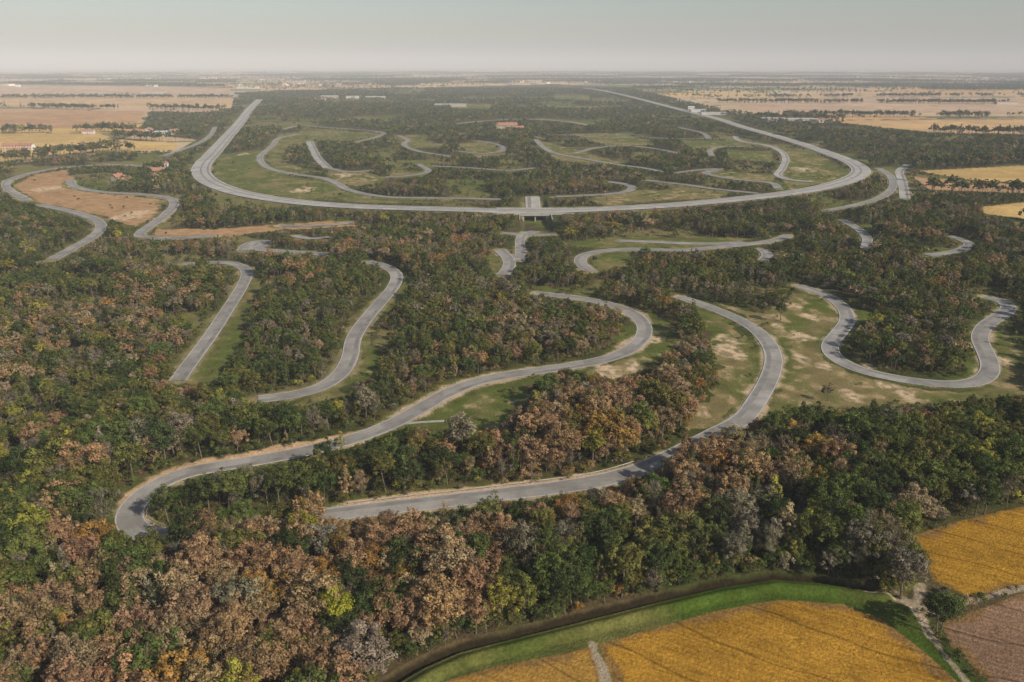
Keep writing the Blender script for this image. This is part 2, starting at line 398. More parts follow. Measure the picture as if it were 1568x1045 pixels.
# drill rows: noise stretched along the direction of work
mp2=N(nt,'ShaderNodeMapping');mp2.inputs['Scale'].default_value=(1.5,.05,1);L(mp.outputs[0],mp2.inputs['Vector'])
nst=N(nt,'ShaderNodeTexNoise');nst.inputs['Scale'].default_value=.8;nst.inputs['Detail'].default_value=5;nst.inputs['Distortion'].default_value=.3;L(mp2.outputs[0],nst.inputs['Vector'])
rows=mr(nst.outputs['Fac'],.3,.7,.74,1.20)
lod_=mr(noise(.30,6).outputs['Fac'],.56,.68,1.0,.62)
st=mt('MULTIPLY',mt('MULTIPLY',lines,rows),lod_)
st=mt('ADD',mt('MULTIPLY',st,FMn.outputs['Fac']),mt('SUBTRACT',1.,FMn.outputs['Fac']))
tot=mt('MULTIPLY',mt('MULTIPLY',s1,s2),st)
vm=N(nt,'ShaderNodeVectorMath',operation='SCALE');L(A.outputs['Vector'],vm.inputs[0]);L(tot,vm.inputs['Scale'])
bs=N(nt,'ShaderNodeBsdfDiffuse');L(vm.outputs[0],bs.inputs['Color'])
bp=N(nt,'ShaderNodeBump');bp.inputs['Strength'].default_value=.7;bp.inputs['Distance'].default_value=.7
L(noise(1.6,5).outputs['Fac'],bp.inputs['Height']);L(bp.outputs[0],bs.inputs['Normal'])
L(bs.outputs[0],out.inputs[0]);me.materials.append(m)
print('ground',nv,time.time()-T0)
# ------------------------------------------------------------------ roads
def asphalt(name,c0,c1):
    global nt,L,G
    m_,nt,out=nmat(name);L=nt.links.new
    G=N(nt,'ShaderNodeNewGeometry')
    cr=N(nt,'ShaderNodeValToRGB');cr.color_ramp.elements[0].color=(*c0,1);cr.color_ramp.elements[1].color=(*c1,1)
    cr.color_ramp.elements[0].position=.35;cr.color_ramp.elements[1].position=.64
    n_=noise(.08,7);L(n_.outputs['Fac'],cr.inputs[0])
    n2_=noise(2.0,5);s=mr(n2_.outputs['Fac'],.3,.7,.82,1.15)
    # resurfaced patches with straight joints
    vo=N(nt,'ShaderNodeTexVoronoi',distance='CHEBYCHEV');vo.inputs['Scale'].default_value=.05;L(G.outputs['Position'],vo.inputs['Vector'])
    sx=N(nt,'ShaderNodeSeparateColor');L(vo.outputs['Color'],sx.inputs[0])
    pt=mr(sx.outputs[0],.0,1.,.86,1.10)
    s=mt('MULTIPLY',s,pt)
    vm=N(nt,'ShaderNodeVectorMath',operation='SCALE');L(cr.outputs[0],vm.inputs[0]);L(s,vm.inputs['Scale'])
    bs=N(nt,'ShaderNodeBsdfPrincipled');bs.inputs['Roughness'].default_value=.85;bs.inputs['Specular IOR Level'].default_value=.2
    L(vm.outputs[0],bs.inputs['Base Color']);L(bs.outputs[0],out.inputs[0])
    return m_
m_as=asphalt('asphalt',(.20,.188,.168),(.335,.318,.29))
m_rr=asphalt('pale_asphalt',(.31,.295,.27),(.42,.40,.365))
m_pa=simple('road_paint',(.52,.51,.48),.8,.2,1)
m_co=simple('concrete',(.34,.32,.28),.9,.2,.4)
m_dk=simple('worn_lane',(.215,.205,.188),.85,.25,.2)
def ribbon(q,o0,o1,z,V,Fc,MI,mi,dash=None,hf=height):
    d=np.gradient(q,axis=0);d/=np.maximum(np.linalg.norm(d,axis=1,keepdims=True),1e-6)
    nrm=np.c_[-d[:,1],d[:,0]]
    a=q+nrm*o0;b=q+nrm*o1
    hz=hf(q[:,0],q[:,1])+z
    s=len(V)
    for i in range(len(q)):
        V.append((a[i,0],a[i,1],hz[i]));V.append((b[i,0],b[i,1],hz[i]))
    for i in range(len(q)-1):
        if dash and (i%dash[1])>=dash[0]: continue
        k=s+2*i
        Fc.append((k,k+2,k+3,k+1));MI.append(mi)
for idx,((nm,w,vis,vg_,pts),q) in enumerate(zip(ROADS,road_paths)):
    V,Fc,MI=[],[],[]
    ring=nm=='ring_road'
    z=.10+.014*(len(ROADS) if ring else idx)
    hf=flat if ring else height
    ribbon(q,w/2,-w/2,z,V,Fc,MI,0,None,hf)
    zz=z+.006
    if ring:
        for o in (-9.9,9.9): ribbon(q,o+.2,o-.2,zz,V,Fc,MI,1,None,hf)
        ribbon(q,1.0,-1.0,zz,V,Fc,MI,3,None,hf)
        for o in (-5.2,5.2): ribbon(q,o+.12,o-.12,zz+.004,V,Fc,MI,1,(3,6),hf)
        ribbon(q,8.6,6.2,zz,V,Fc,MI,3,None,hf)
    else:
        e=w/2-.3
        for o in (-e,e): ribbon(q,o+.11,o-.11,zz,V,Fc,MI,1)
        ribbon(q,w*.36,w*.12,zz,V,Fc,MI,3)
    mesh_obj(nm,V,Fc,(m_rr if ring or (w>8.5) else m_as,m_pa,m_co,m_dk),MI)
V,Fc,MI=[],[],[];ribbon(spline(PP([(612,650),(650,646),(686,645)])),.8,-.8,.08,V,Fc,MI,0);mesh_obj('concrete_path',V,Fc,(m_co,),MI)
def box(x0,x1,y0,y1,z0,z1):
    v=[(x0,y0,z0),(x1,y0,z0),(x1,y1,z0),(x0,y1,z0),(x0,y0,z1),(x1,y0,z1),(x1,y1,z1),(x0,y1,z1)]
    f=[(0,3,2,1),(4,5,6,7),(0,1,5,4),(1,2,6,5),(2,3,7,6),(3,0,4,7)]
    return v,f
def boxes(name,lst,mat,parent=None):
    V,Fc=[],[]
    for b_ in lst:
        v,f=box(*b_);s=len(V);V+=v;Fc+=[tuple(i+s for i in g) for g in f]
    return mesh_obj(name,V,Fc,(mat,),parent=parent)
br=link(bpy.data.objects.new('road_bridge',None));br.location=(UX,0,0)
yc=P(820,325)[1];yn,yf=yc-12.5,yc+12.5
boxes('deck',[(-13,13,yn,yf,-1.2,.45)],m_co,br)
boxes('abutments',[(-13,-9,yn+.3,yf-.3,-6.5,-1.21),(9,13,yn+.3,yf-.3,-6.5,-1.21)],m_co,br)
boxes('piers',[(-.5,.5,yn+.5,yf-.5,-6.5,-1.21)],m_co,br)
boxes('parapet',[(-34,32,yn-.45,yn-.02,-.9,1.5),(-32,32,yf+.02,yf+.45,-.9,1.5)],m_co,br)
boxes('wing_walls',[(-13.2,-12.5,yn-22,yn-.46,-5,.5),(12.5,13.2,yn-22,yn-.46,-5,.5)],m_co,br)
gr_=road_paths[1];gr_=gr_[(gr_[:,1]<P(540,673)[1]+1)]
def rail(q,off,name):
    d=np.gradient(q,axis=0);d/=np.linalg.norm(d,axis=1,keepdims=True);n=np.c_[-d[:,1],d[:,0]];a=q+n*off
    V,Fc=[],[]
    for i,p in enumerate(a):
        V+=[(p[0],p[1],.45),(p[0],p[1],.8)]
        if i: s=2*i;Fc.append((s-2,s,s+1,s-1))
    Fc=[]
    for i in range(1,len(a)): s=2*i;Fc.append((s-2,s,s+1,s-1))
    for p in a[::2]:
        v,f=box(p[0]-.07,p[0]+.07,p[1]+.05,p[1]+.19,0,.75);s=len(V);V+=v;Fc+=[tuple(i+s for i in g) for g in f]
    mesh_obj(name,V,Fc,(m_co,))
rail(gr_,4.3,'guard_rail');rail(road_paths[3],4.3,'guard_rail')
# ------------------------------------------------------------------ buildings
m_w1=simple('plaster_cream',(.44,.37,.28));m_w2=simple('plaster_white',(.56,.54,.50));m_rf=simple('clay_tile_roof',(.36,.18,.115),.9,.3,.6)
m_rg=simple('metal_roof',(.42,.43,.44),.6,.15,.2);m_win=simple('window_glass',(.04,.05,.06),.2,.1,1,.5);m_dr=simple('wood_door',(.10,.05,.03))
def house_geo(l,w,h,rh):
    hx,hy=l/2,w/2
    wv_=[(-hx,-hy,0),(hx,-hy,0),(hx,hy,0),(-hx,hy,0),(-hx,-hy,h),(hx,-hy,h),(hx,hy,h),(-hx,hy,h),(-hx,0,h+rh),(hx,0,h+rh)]
    wf=[(0,1,5,4),(2,3,7,6),(1,2,6,9,5),(3,0,4,8,7)]
    o=.7;e=rh*o/hy
    rv=[(-hx-o,-hy-o,h-e+.1),(hx+o,-hy-o,h-e+.1),(hx+o,0,h+rh+.1),(-hx-o,0,h+rh+.1),(-hx-o,hy+o,h-e+.1),(hx+o,hy+o,h-e+.1)]
    rv+=[(a,b_,c_+.3) for a,b_,c_ in rv]
    rf=[(0,1,2,3),(3,2,5,4),(6,9,8,7),(9,10,11,8),(0,6,7,1),(4,5,11,10),(0,3,9,6),(3,4,10,9),(1,7,8,2),(2,8,11,5)]
    return wv_,wf,rv,rf
BLD=[]
def building(name,u,v,l,w,h,rh,rot,wm,rm,floors=2,chim=True):
    x,y=P(u,v);BLD.append((x,y,max(l,w)/2+4))
    e=link(bpy.data.objects.new(name,None));e.location=(x,y,0);e.rotation_euler=(0,0,math.radians(rot))
    wv_,wf,rv,rf=house_geo(l,w,h,rh)
    mesh_obj('walls',wv_,wf,(wm,),parent=e);mesh_obj('roof',rv,rf,(rm,),parent=e)
    ws=[]
    n=max(2,int(l/3.5))
    for fl in range(floors):
        z0=h*fl/floors+1.0
        for i in range(n):
            cx=-l/2+(i+.5)*l/n
            if fl==0 and i==n//2: continue
            for sgn in (-1,1):
                yy=sgn*w/2
                ws.append((cx-.6,cx+.6,yy-.04,yy+.04,z0,z0+min(1.5,h/floors-1.3)))
    boxes('windows',ws,m_win,e)
    cx=-l/2+(n//2+.5)*l/n
    boxes('door',[(cx-.7,cx+.7,-w/2-.05,-w/2+.05,0,2.3)],m_dr,e)
    if chim: boxes('chimney',[(l*.2,l*.2+.9,w*.15,w*.15+.9,h,h+rh+1.2)],wm,e)
    return e
def tower(u,v,s,h):
    x,y=P(u,v);e=link(bpy.data.objects.new('chapel_tower',None));e.location=(x,y,0)
    boxes('shaft',[(-s/2,s/2,-s/2,s/2,0,h)],m_w2,e)
    mesh_obj('roof',[(-s*.6,-s*.6,h),(s*.6,-s*.6,h),(s*.6,s*.6,h),(-s*.6,s*.6,h),(0,0,h+s*.7)],[(0,1,4),(1,2,4),(2,3,4),(3,0,4),(3,2,1,0)],(m_rf,),parent=e)
    boxes('belfry_openings',[(-.7,.7,-s/2-.04,s/2+.04,h-3.5,h-1)],m_win,e)
for a in [('farmhouse',243,268,14,9,5,2.8,10,m_w1,m_rf),('farmhouse',181,277,11,8,4.5,2.6,70,m_w1,m_rf),('farmhouse',196,282,10,7,4,2,5,m_w1,m_rf),
 ('manor_house',777,199,36,14,9,4,4,m_w1,m_rf),('farmhouse',762,197,14,9,6,3,80,m_w1,m_rf),('farmhouse',796,201,14,8,6,3,0,m_w1,m_rf),
 ('farmhouse',207,206,30,10,6,3,5,m_w1,m_rf),('farmhouse',228,205,16,10,7,3,85,m_w2,m_rf),('farmhouse',250,207,26,11,5,2,0,m_w2,m_rg),('farmhouse',268,206,14,9,6,3,10,m_w2,m_rf),
 ('farmhouse',20,229,24,10,6,3,10,m_w1,m_rf),('farmhouse',42,229,20,9,6,3,-5,m_w2,m_rf),('farmhouse',30,235,26,9,5,2.5,5,m_w1,m_rf),
 ('farmhouse',136,205,20,9,5,2.5,5,m_w2,m_rf)]:
    building(*a)
tower(257,267,3.6,12)
for u,v,l,w,h,rm in [(505,151,60,22,8,m_rg),(540,151,45,20,7,m_rg),(575,152,70,24,8,m_rg),(490,154,40,16,6,m_rf),(1068,172,40,18,6,m_rg),(1092,176,60,20,5,m_rg),(1058,170,16,12,9,m_w2),(150,146,60,20,8,m_rg),(235,146,90,22,8,m_rg),(245,141,60,20,7,m_rf),
   (1225,187,70,16,6,m_rg),(1260,188,50,16,6,m_rf),(1180,186,50,14,6,m_rg),(690,164,90,20,7,m_rg),(355,150,50,20,9,m_rg),(380,136,110,30,9,m_rg),(1540,160,60,20,7,m_rf)]:
    building('warehouse',u,v,l,w,h,h*.25,rng.uniform(-8,8),m_w2 if rng.random()<.5 else m_w1,rm,1,False)
V,Fc,MI=[],[],[]
cl=[(rng.uniform(-100,1668),v) for v in np.r_[rng.uniform(104.5,112,54),rng.uniform(112,134,38)]]
for u,v in cl:
    cx,cy=P(u,v)
    for _ in range(int(rng.uniform(4,16))):
        sc=1+cy/9000
        px_,py_=cx+rng.normal(0,90*sc),cy+rng.normal(0,90*sc)
        if inpoly(np.array([px_]),np.array([py_]),WOODS)[0]: continue
        l=rng.uniform(14,46);w=rng.uniform(9,18);hh=rng.uniform(5,11)
        wv_,wf,rv,rf=house_geo(l,w,hh,rng.uniform(2,3.5))
        an=rng.uniform(-.4,.4)+(rng.random()<.3)*1.57;ca,sa=math.cos(an),math.sin(an)
        rc=1 if rng.random()<.6 else 3
        for vv,ff,mi in ((wv_,wf,0 if rng.random()<.4 else 2),(rv,rf,rc)):
            s=len(V);V+=[(px_+a_*ca-b_*sa,py_+a_*sa+b_*ca,c_) for a_,b_,c_ in vv];Fc+=[tuple(i+s for i in g) for g in ff];MI+=[mi]*len(ff)
m_w3=simple('whitewash',(.75,.74,.71))
mesh_obj('distant_village',V,Fc,(m_w1,m_rf,m_w3,m_rg),MI)
# ------------------------------------------------------------------ trees
m_bark=simple('bark',(.15,.12,.09),.95,.3,3)
def leafmat(name,tint=None):
    m,nt,out=nmat(name);L=nt.links.new
    lv=N(nt,'ShaderNodeAttribute',attribute_name='leaf_v')
    r=N(nt,'ShaderNodeMapRange');r.inputs['To Min'].default_value=.45;r.inputs['To Max'].default_value=1.55;L(lv.outputs['Fac'],r.inputs['Value'])
    v=N(nt,'ShaderNodeVectorMath',operation='SCALE')
    if tint is None:
        a=N(nt,'ShaderNodeAttribute',attribute_name='tint');a.attribute_type='INSTANCER';L(a.outputs['Vector'],v.inputs[0])
    else: v.inputs[0].default_value=tint
    L(r.outputs['Result'],v.inputs['Scale'])
    d=N(nt,'ShaderNodeBsdfDiffuse');t=N(nt,'ShaderNodeBsdfTranslucent');mx=N(nt,'ShaderNodeMixShader');mx.inputs[0].default_value=.18
    L(v.outputs[0],d.inputs['Color']);L(v.outputs[0],t.inputs['Color']);L(d.outputs[0],mx.inputs[1]);L(t.outputs[0],mx.inputs[2]);L(mx.outputs[0],out.inputs[0])
    return m
m_leaf=leafmat('foliage')
def tube(V,Fc,p0,p1,r0,r1,n=5,bend=0,rg=rng,seg=2):
    p0=np.array(p0,float);p1=np.array(p1,float);d=p1-p0
    d/=max(np.linalg.norm(d),1e-6);a=np.cross(d,[.3,.9,.1]);a/=np.linalg.norm(a);b=np.cross(d,a)
    off=(a*rg.normal()+b*rg.normal())*bend
    s=len(V)
    for i in range(seg+1):
        t=i/seg;c=p0+(p1-p0)*t+off*math.sin(math.pi*t);rr=r0+(r1-r0)*t
        for k in range(n):
            an=2*math.pi*k/n;V.append(c+(a*math.cos(an)+b*math.sin(an))*rr)
    for i in range(seg):
        for k in range(n):
            Fc.append((s+i*n+k,s+i*n+(k+1)%n,s+(i+1)*n+(k+1)%n,s+(i+1)*n+k))
def make_tree(name,kind,ncl,nlf,leaf,seed,limbs=9,addto=None,lm=None):
    rg=np.random.default_rng(seed)
    V,Fc=[],[]
    if kind=='oak': H,R,zc,rz=14,4.6,8.6,5.4
    elif kind=='poplar': H,R,zc,rz=14,2.3,8.0,6.2
    elif kind=='bare': H,R,zc,rz=12,2.8,7.4,4.8
    else: H,R,zc,rz=3.6,2.5,1.7,1.9
    lean=rg.normal(0,.4,2)
    if kind!='shrub':
        tube(V,Fc,(0,0,-.3),(lean[0],lean[1],zc+rz*.55),.24 if kind=='oak' else .15,.05,6,.25,rg,3)
    cen=[];rad=[]
    stretch=rg.uniform(.8,1.2,2)
    lob=rg.uniform(0,6.28,3)
    for i in range(ncl):
        d=rg.normal(size=3);d/=np.linalg.norm(d)
        if kind in('oak',) and d[2]<-.45: d[2]*=-.6
        if kind=='shrub' and d[2]<-.2: d[2]*=-1
        az=math.atan2(d[1],d[0])
        lo=1+.18*math.sin(2*az+lob[0])+.14*math.sin(3*az+lob[1])+rg.normal(0,.09)
        rr=rg.uniform(.35,1.0)**.45*.84*lo
        c=np.array([d[0]*R*stretch[0]*rr,d[1]*R*stretch[1]*rr,zc+d[2]*rz*rr*(.92+.1*math.sin(az+lob[2]))])
        if kind!='oak': c[:2]*=(1-.35*max(0,d[2]))
        c[:2]+=lean*.8
        cen.append(c);rad.append(R*rg.uniform(.14,.29)*(1.25 if kind in('poplar','shrub') else 1))
    if kind!='shrub':
        for i in range(min(limbs,ncl)):
            c=cen[i];t=max(.28,min(.85,(c[2]-rz*.45)/(zc+rz*.55)))
            b0=np.array([lean[0]*t,lean[1]*t,(zc+rz*.55)*t])
            tube(V,Fc,b0,c,.10,.03,4,.3,rg,2)
    else:
        for i in range(4): tube(V,Fc,(0,0,-.1),cen[i],.05,.02,4,.1,rg,1)
    nb=len(Fc);val=[.5]*len(V)
    for c,r_ in zip(cen,rad):
        cv=rg.uniform(.1,.9)
        if kind=='bare':
            for k in range(nlf):
                d=rg.normal(size=3);d/=np.linalg.norm(d);p=c+d*r_*1.3*rg.uniform(.1,1)
                ax=d*.6+np.array([0,0,.9])+rg.normal(0,.35,3);ax/=np.linalg.norm(ax)
                sd=np.cross(ax,rg.normal(size=3));sd/=np.linalg.norm(sd)
                ln=leaf*rg.uniform(1.6,3.2);wd=leaf*.13
                s=len(V);V+= [p-sd*wd,p+sd*wd,p+ax*ln];Fc.append((s,s+1,s+2));val+=[min(1,max(0,cv+rg.normal(0,.2)))]*3
        n_=nlf if kind!='bare' else nlf//3
        for k in range(n_):
            d=rg.normal(size=3);d/=np.linalg.norm(d)
            if d[2]<-.3 and rg.random()<.6: d[2]*=-1
            p=c+d*r_*np.array([1,1,.8])*rg.uniform(.5,1.05)
            nn=d+rg.normal(0,.34,3)+np.array([0,0,.22]);nn/=np.linalg.norm(nn)
            a=np.cross(nn,rg.normal(size=3));a/=np.linalg.norm(a);b_=np.cross(nn,a)
            l1=leaf*rg.uniform(.55,1.15)*(1 if kind!='bare' else .6);l2=l1*rg.uniform(.5,.9)
            s=len(V);V+=[p-a*l1,p-b_*l2*.8+a*l1*.1,p+a*l1,p+b_*l2+nn*l1*.15];Fc.append((s,s+1,s+2,s+3))
            val+=[min(1,max(0,cv+rg.normal(0,.17)))]*4
    mi=[0]*nb+[1]*(len(Fc)-nb)
    o=mesh_obj(name,V,Fc,(m_bark,lm or m_leaf),mi,addto=addto if addto is not None else None)
    at=o.data.attributes.new('leaf_v','FLOAT','POINT');at.data.foreach_set('value',np.array(val,np.float32))
    return o
KIN=[('a_oak_tree','oak'),('b_oak_tree','oak'),('c_oak_tree','oak'),('d_oak_tree','oak'),('e_bare_tree','bare'),('f_bare_tree','bare'),('g_poplar_tree','poplar'),('h_poplar_tree','poplar'),('i_shrub','shrub'),('j_shrub','shrub')]
LODS=[('near',dict(oak=(62,56,.26),bare=(30,26,.42),poplar=(34,34,.25),shrub=(16,34,.2)),10),
      ('mid',dict(oak=(42,24,.44),bare=(22,14,.6),poplar=(24,16,.42),shrub=(10,16,.38)),5),
      ('far',dict(oak=(22,12,.85),bare=(14,9,1.0),poplar=(14,9,.8),shrub=(7,9,.7)),2)]
cols=[]
for li,(ln,cfg,lb) in enumerate(LODS):
    cc=bpy.data.collections.new('woodland_trees_'+ln)
    for ki,(nm,kd) in enumerate(KIN):
        a_,b_,c_=cfg[kd];make_tree(nm+'_'+ln,kd,a_,b_,c_,100+ki,lb,cc)
    cols.append(cc)
print('protos',time.time()-T0)
PAL=dict(rust=(.275,.178,.092),orange=(.28,.165,.045),olive=(.135,.132,.036),green=(.088,.112,.030),dark=(.050,.070,.022),yel=(.245,.23,.042),grey=(.185,.162,.108),tan=(.29,.22,.12))
PK=list(PAL);PV=np.array([PAL[k_] for k_ in PK])
# stands where one colour dominates: (u,v,radius m,bias towards brown)
STANDS=[(640,950,22,1.),(330,980,26,.9),(820,900,18,.8),(1000,800,20,.7),(1150,790,24,.9),(1300,770,26,.8),(880,700,18,1.),(980,720,18,.9),(1080,650,16,.6),(880,530,20,.8),(420,900,22,.8),(560,860,18,.7),(100,800,40,-.7),(60,960,22,-.1),(1480,760,40,-.9),(1050,900,24,-1.),(1250,880,26,-1.),(760,1000,16,-.9),(900,960,16,-.9),(540,1010,14,-1.),(700,500,60,-.4),(450,520,45,-.5),(200,480,60,.1),(1350,510,50,.2),(150,640,45,-.2),(350,650,40,-.3)]
STANDS=[(*P(u_,v_),r_,b_) for u_,v_,r_,b_ in STANDS]
def grid_pts(sp,d0,d1,half=43):
    xm=d1*math.tan(math.radians(half))
    xm=min(xm,d1)
    nx=int(2*xm/sp);ny=int((d1)/sp)+2
    X,Y=np.meshgrid(np.arange(nx)*sp-xm,np.arange(ny)*sp)
    X=X+rng.uniform(-.5,.5,X.shape)*sp;Y=Y+rng.uniform(-.5,.5,Y.shape)*sp
    X=X.ravel();Y=Y.ravel();d=np.hypot(X,Y)
    a=np.degrees(np.abs(np.arctan2(X,Y)))
    m=(d>=d0)&(d<d1)&(a<half)
    return X[m],Y[m]
KH=np.array([14,14,14,14,12,12,14,14,3.6,3.6])
def populate(name,x,y,lod,shrubs=False,hedge=False,thicket=False):
    n=len(x);d=np.hypot(x,y)
    dens=fbm(x,y,60,50);cn=fbm(x,y,38,60);gn=fbm(x,y,130,70)
    r=rng.random(n);kind=rng.integers(0,4,n)
    bn=fbm(x,y,45,80)
    pb=np.clip((bn-.5)*1.4+.12,0.03,.4)*(d<900)
    kind=np.where(r<pb,rng.integers(4,6,n),kind)
    pp=np.clip((fbm(x,y,55,85)-.5)*2+.14,0.03,.5)*np.where(d<300,.7,1)
    kind=np.where((r>1-pp),rng.integers(6,8,n),kind)
    if shrubs: kind=rng.integers(8,10,n)
    base=np.where(d<255,.95,np.where(d<650,.66,.70))*(.85+.3*dens)
    sc=base*rng.uniform(.68,1.2,n)
    if shrubs: sc=rng.uniform(.35,1.15,n)*np.where(d<300,1,.8)
    if hedge: sc=rng.uniform(.7,1.3,n)
    if thicket:
        kind=np.where(r<.55,rng.integers(8,10,n),np.where(r<.8,rng.integers(6,8,n),rng.integers(0,4,n)))
        sc=np.where(kind>=8,rng.uniform(.6,1.3,n),rng.uniform(.3,.62,n))
    keep=np.ones(n,bool)
    if not hedge:
        ed=look(EDGE,x,y,14.);op=look(OPEN.astype(np.float32),x,y,0.)>.5
        keep&=ed>(1.3 if shrubs else 3.0+3.0*rng.random(n)*(d>330))
        thin=rng.random(n)<(.035 if shrubs else .004)
        keep&=(~op)|thin
        g_=glade(x,y)
        keep&=(g_<.5)|(rng.random(n)<(.25 if shrubs else .06))
        for poly,_c in FIELDS: keep&=~inpoly(x,y,poly)
        keep&=~inpoly(x,y,BANK)
        keep&=inpoly(x,y,WOODS)
        keep&=~((np.abs(x-UX)<19)&(y>Y0-5)&(y<Y1+10))
        keep&=~((d<400)&(segdist(x,y,DITCH)<(1.5 if thicket else 2.5)))
        for bx,by,brd in BLD: keep&=~((np.abs(x-bx)<brd)&(y>by-brd-10)&(y<by+brd))
        sc=np.where(op,np.minimum(sc,.55),sc)
        ux,uy=x/np.maximum(d,1),y/np.maximum(d,1)
        okfac=np.zeros(n)
        done=np.zeros(n,bool)
        for f in (1.,.8,.62,.46,.32,.2,.12):
            hh=KH[kind]*sc*f
            L_=hh*d/(HC-np.minimum(hh,60))*.90
            bad=np.zeros(n,bool)
            for t in np.linspace(.05,1,12):
                xx=x+ux*L_*t;yy=y+uy*L_*t
                cr_=look(VISR,xx,yy,False);
                if t>.2: cr_=cr_|look(OPEN,xx,yy,False)&(~op)
                bad|=cr_
                if t>.4:
                    lw=1.6*sc*f
                    bad|=look(VISR,xx+uy*lw,yy-ux*lw,False)|look(VISR,xx-uy*lw,yy+ux*lw,False)
            g=(~bad)&(~done);okfac[g]=f;done|=g
        soft=(d>900)
        okfac=np.where(soft,np.maximum(okfac,.24),okfac)
        okfac=np.where((rng.random(n)<.13)&(okfac>0)&(d<500),np.minimum(1,okfac*1.55),okfac)
        keep&=(okfac>0)
        swap=(okfac<.4)&(kind<8)
        kind=np.where(swap,rng.integers(8,10,n),kind)
        newsc=np.where(swap,sc*okfac*3.4,sc*okfac)
        sc=np.where(okfac>0,newsc,sc)
        keep&=sc>.16
    fr=np.clip((330-d)/120,0,1)
    w=np.zeros((n,len(PK)))
    cb=np.clip((cn-.5)*5+.28,0,1)
    for sx,sy,sr,sb in STANDS:
        cb=cb+sb*np.exp(-((x-sx)**2+(y-sy)**2)/(2*sr*sr))
    cb=np.clip(cb,0,1)
    if thicket: cb=cb*.15
    w[:,0]=fr*(.02+2.0*cb)+(1-fr)*(.02+.36*cb)
    w[:,1]=fr*(.02+.22*cb)+(1-fr)*.04*cb
    w[:,2]=.55-.25*cb+.30*(1-fr)
    w[:,3]=.75*(1-cb)+.24
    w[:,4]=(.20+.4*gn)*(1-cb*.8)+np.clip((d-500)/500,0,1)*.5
    w[:,5]=.04+.10*(1-cb)*fr
    w[:,6]=.12+.18*(bn>.5)
    w[:,7]=.25*cb+.03
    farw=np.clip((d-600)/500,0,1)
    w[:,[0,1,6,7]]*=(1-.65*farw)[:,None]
    if shrubs:
        w[:,0]*=.35;w[:,2]*=1.7;w[:,3]*=1.6
    w/=w.sum(1,keepdims=True);cw=np.cumsum(w,1)
    pk=(rng.random(n)[:,None]>cw).sum(1).clip(0,len(PK)-1)
    pk=np.where((kind==4)|(kind==5),np.where(rng.random(n)<.6,6,7),pk)
    tint=PV[pk]*rng.uniform(.76,1.24,n)[:,None]
    tint*=1+rng.normal(0,.035,(n,3))
    tint=np.clip(tint,.01,.6)
    x,y,kind,sc,tint=x[keep],y[keep],kind[keep],sc[keep],tint[keep];n=len(x)
    me=bpy.data.meshes.new(name);me.vertices.add(n)
    me.vertices.foreach_set('co',np.c_[x,y,height(x,y)].astype(np.float32).ravel())
    def att(nm,tp,arr,key):
        a=me.attributes.new(nm,tp,'POINT');a.data.foreach_set(key,arr.ravel())
    att('tint','FLOAT_VECTOR',tint.astype(np.float32),'vector')
    wd=rng.uniform(.9,1.25,n)
    att('tsc','FLOAT_VECTOR',np.c_[sc*wd,sc*wd,sc*rng.uniform(.88,1.1,n)].astype(np.float32),'vector')
    att('trot','FLOAT_VECTOR',np.c_[rng.normal(0,.04,n),rng.normal(0,.04,n),rng.uniform(0,6.28,n)].astype(np.float32),'vector')
    att('tidx','INT',kind.astype(np.int32),'value')
    o=link(bpy.data.objects.new(name,me))
    ng=bpy.data.node_groups.new(name+'_scatter','GeometryNodeTree')
    ng.interface.new_socket(name='Geometry',in_out='INPUT',socket_type='NodeSocketGeometry')
    ng.interface.new_socket(name='Geometry',in_out='OUTPUT',socket_type='NodeSocketGeometry')
    gi=ng.nodes.new('NodeGroupInput');go=ng.nodes.new('NodeGroupOutput')
    ci=ng.nodes.new('GeometryNodeCollectionInfo');ci.inputs['Collection'].default_value=cols[lod];ci.inputs['Separate Children'].default_value=True;ci.inputs['Reset Children'].default_value=True
    ip=ng.nodes.new('GeometryNodeInstanceOnPoints');ip.inputs['Pick Instance'].default_value=True
    def na(nm,tp):
        a=ng.nodes.new('GeometryNodeInputNamedAttribute');a.data_type=tp;a.inputs['Name'].default_value=nm
        return [s_ for s_ in a.outputs if s_.enabled][0]
    l=ng.links.new
    l(gi.outputs[0],ip.inputs['Points']);l(ci.outputs[0],ip.inputs['Instance']);l(na('tidx','INT'),ip.inputs['Instance Index'])
    l(na('trot','FLOAT_VECTOR'),ip.inputs['Rotation']);l(na('tsc','FLOAT_VECTOR'),ip.inputs['Scale'])
    l(ip.outputs[0],go.inputs[0])
    mod=o.modifiers.new('scatter','NODES');mod.node_group=ng
    print(name,n,time.time()-T0)
    return o
x,y=grid_pts(4.6,70,330);populate('mature_woodland',x,y,0)
x,y=grid_pts(4.3,330,800);populate('young_woodland',x,y,1)
x,y=grid_pts(6.2,800,1600,40);populate('ring_woodland',x,y,2)
x,y=grid_pts(10.5,1600,4300,36);populate('far_woodland',x,y,2)
x,y=grid_pts(3.4,100,420,40);populate('undergrowth',x,y,0,shrubs=True)
x,y=grid_pts(5.0,420,1000,38);populate('scrub',x,y,2,shrubs=True)
x,y=grid_pts(2.1,90,320,42);k_=segdist(x,y,DITCH)<11;populate('ditch_thicket',x[k_],y[k_],0,thicket=True)
xs,ys=[],[]
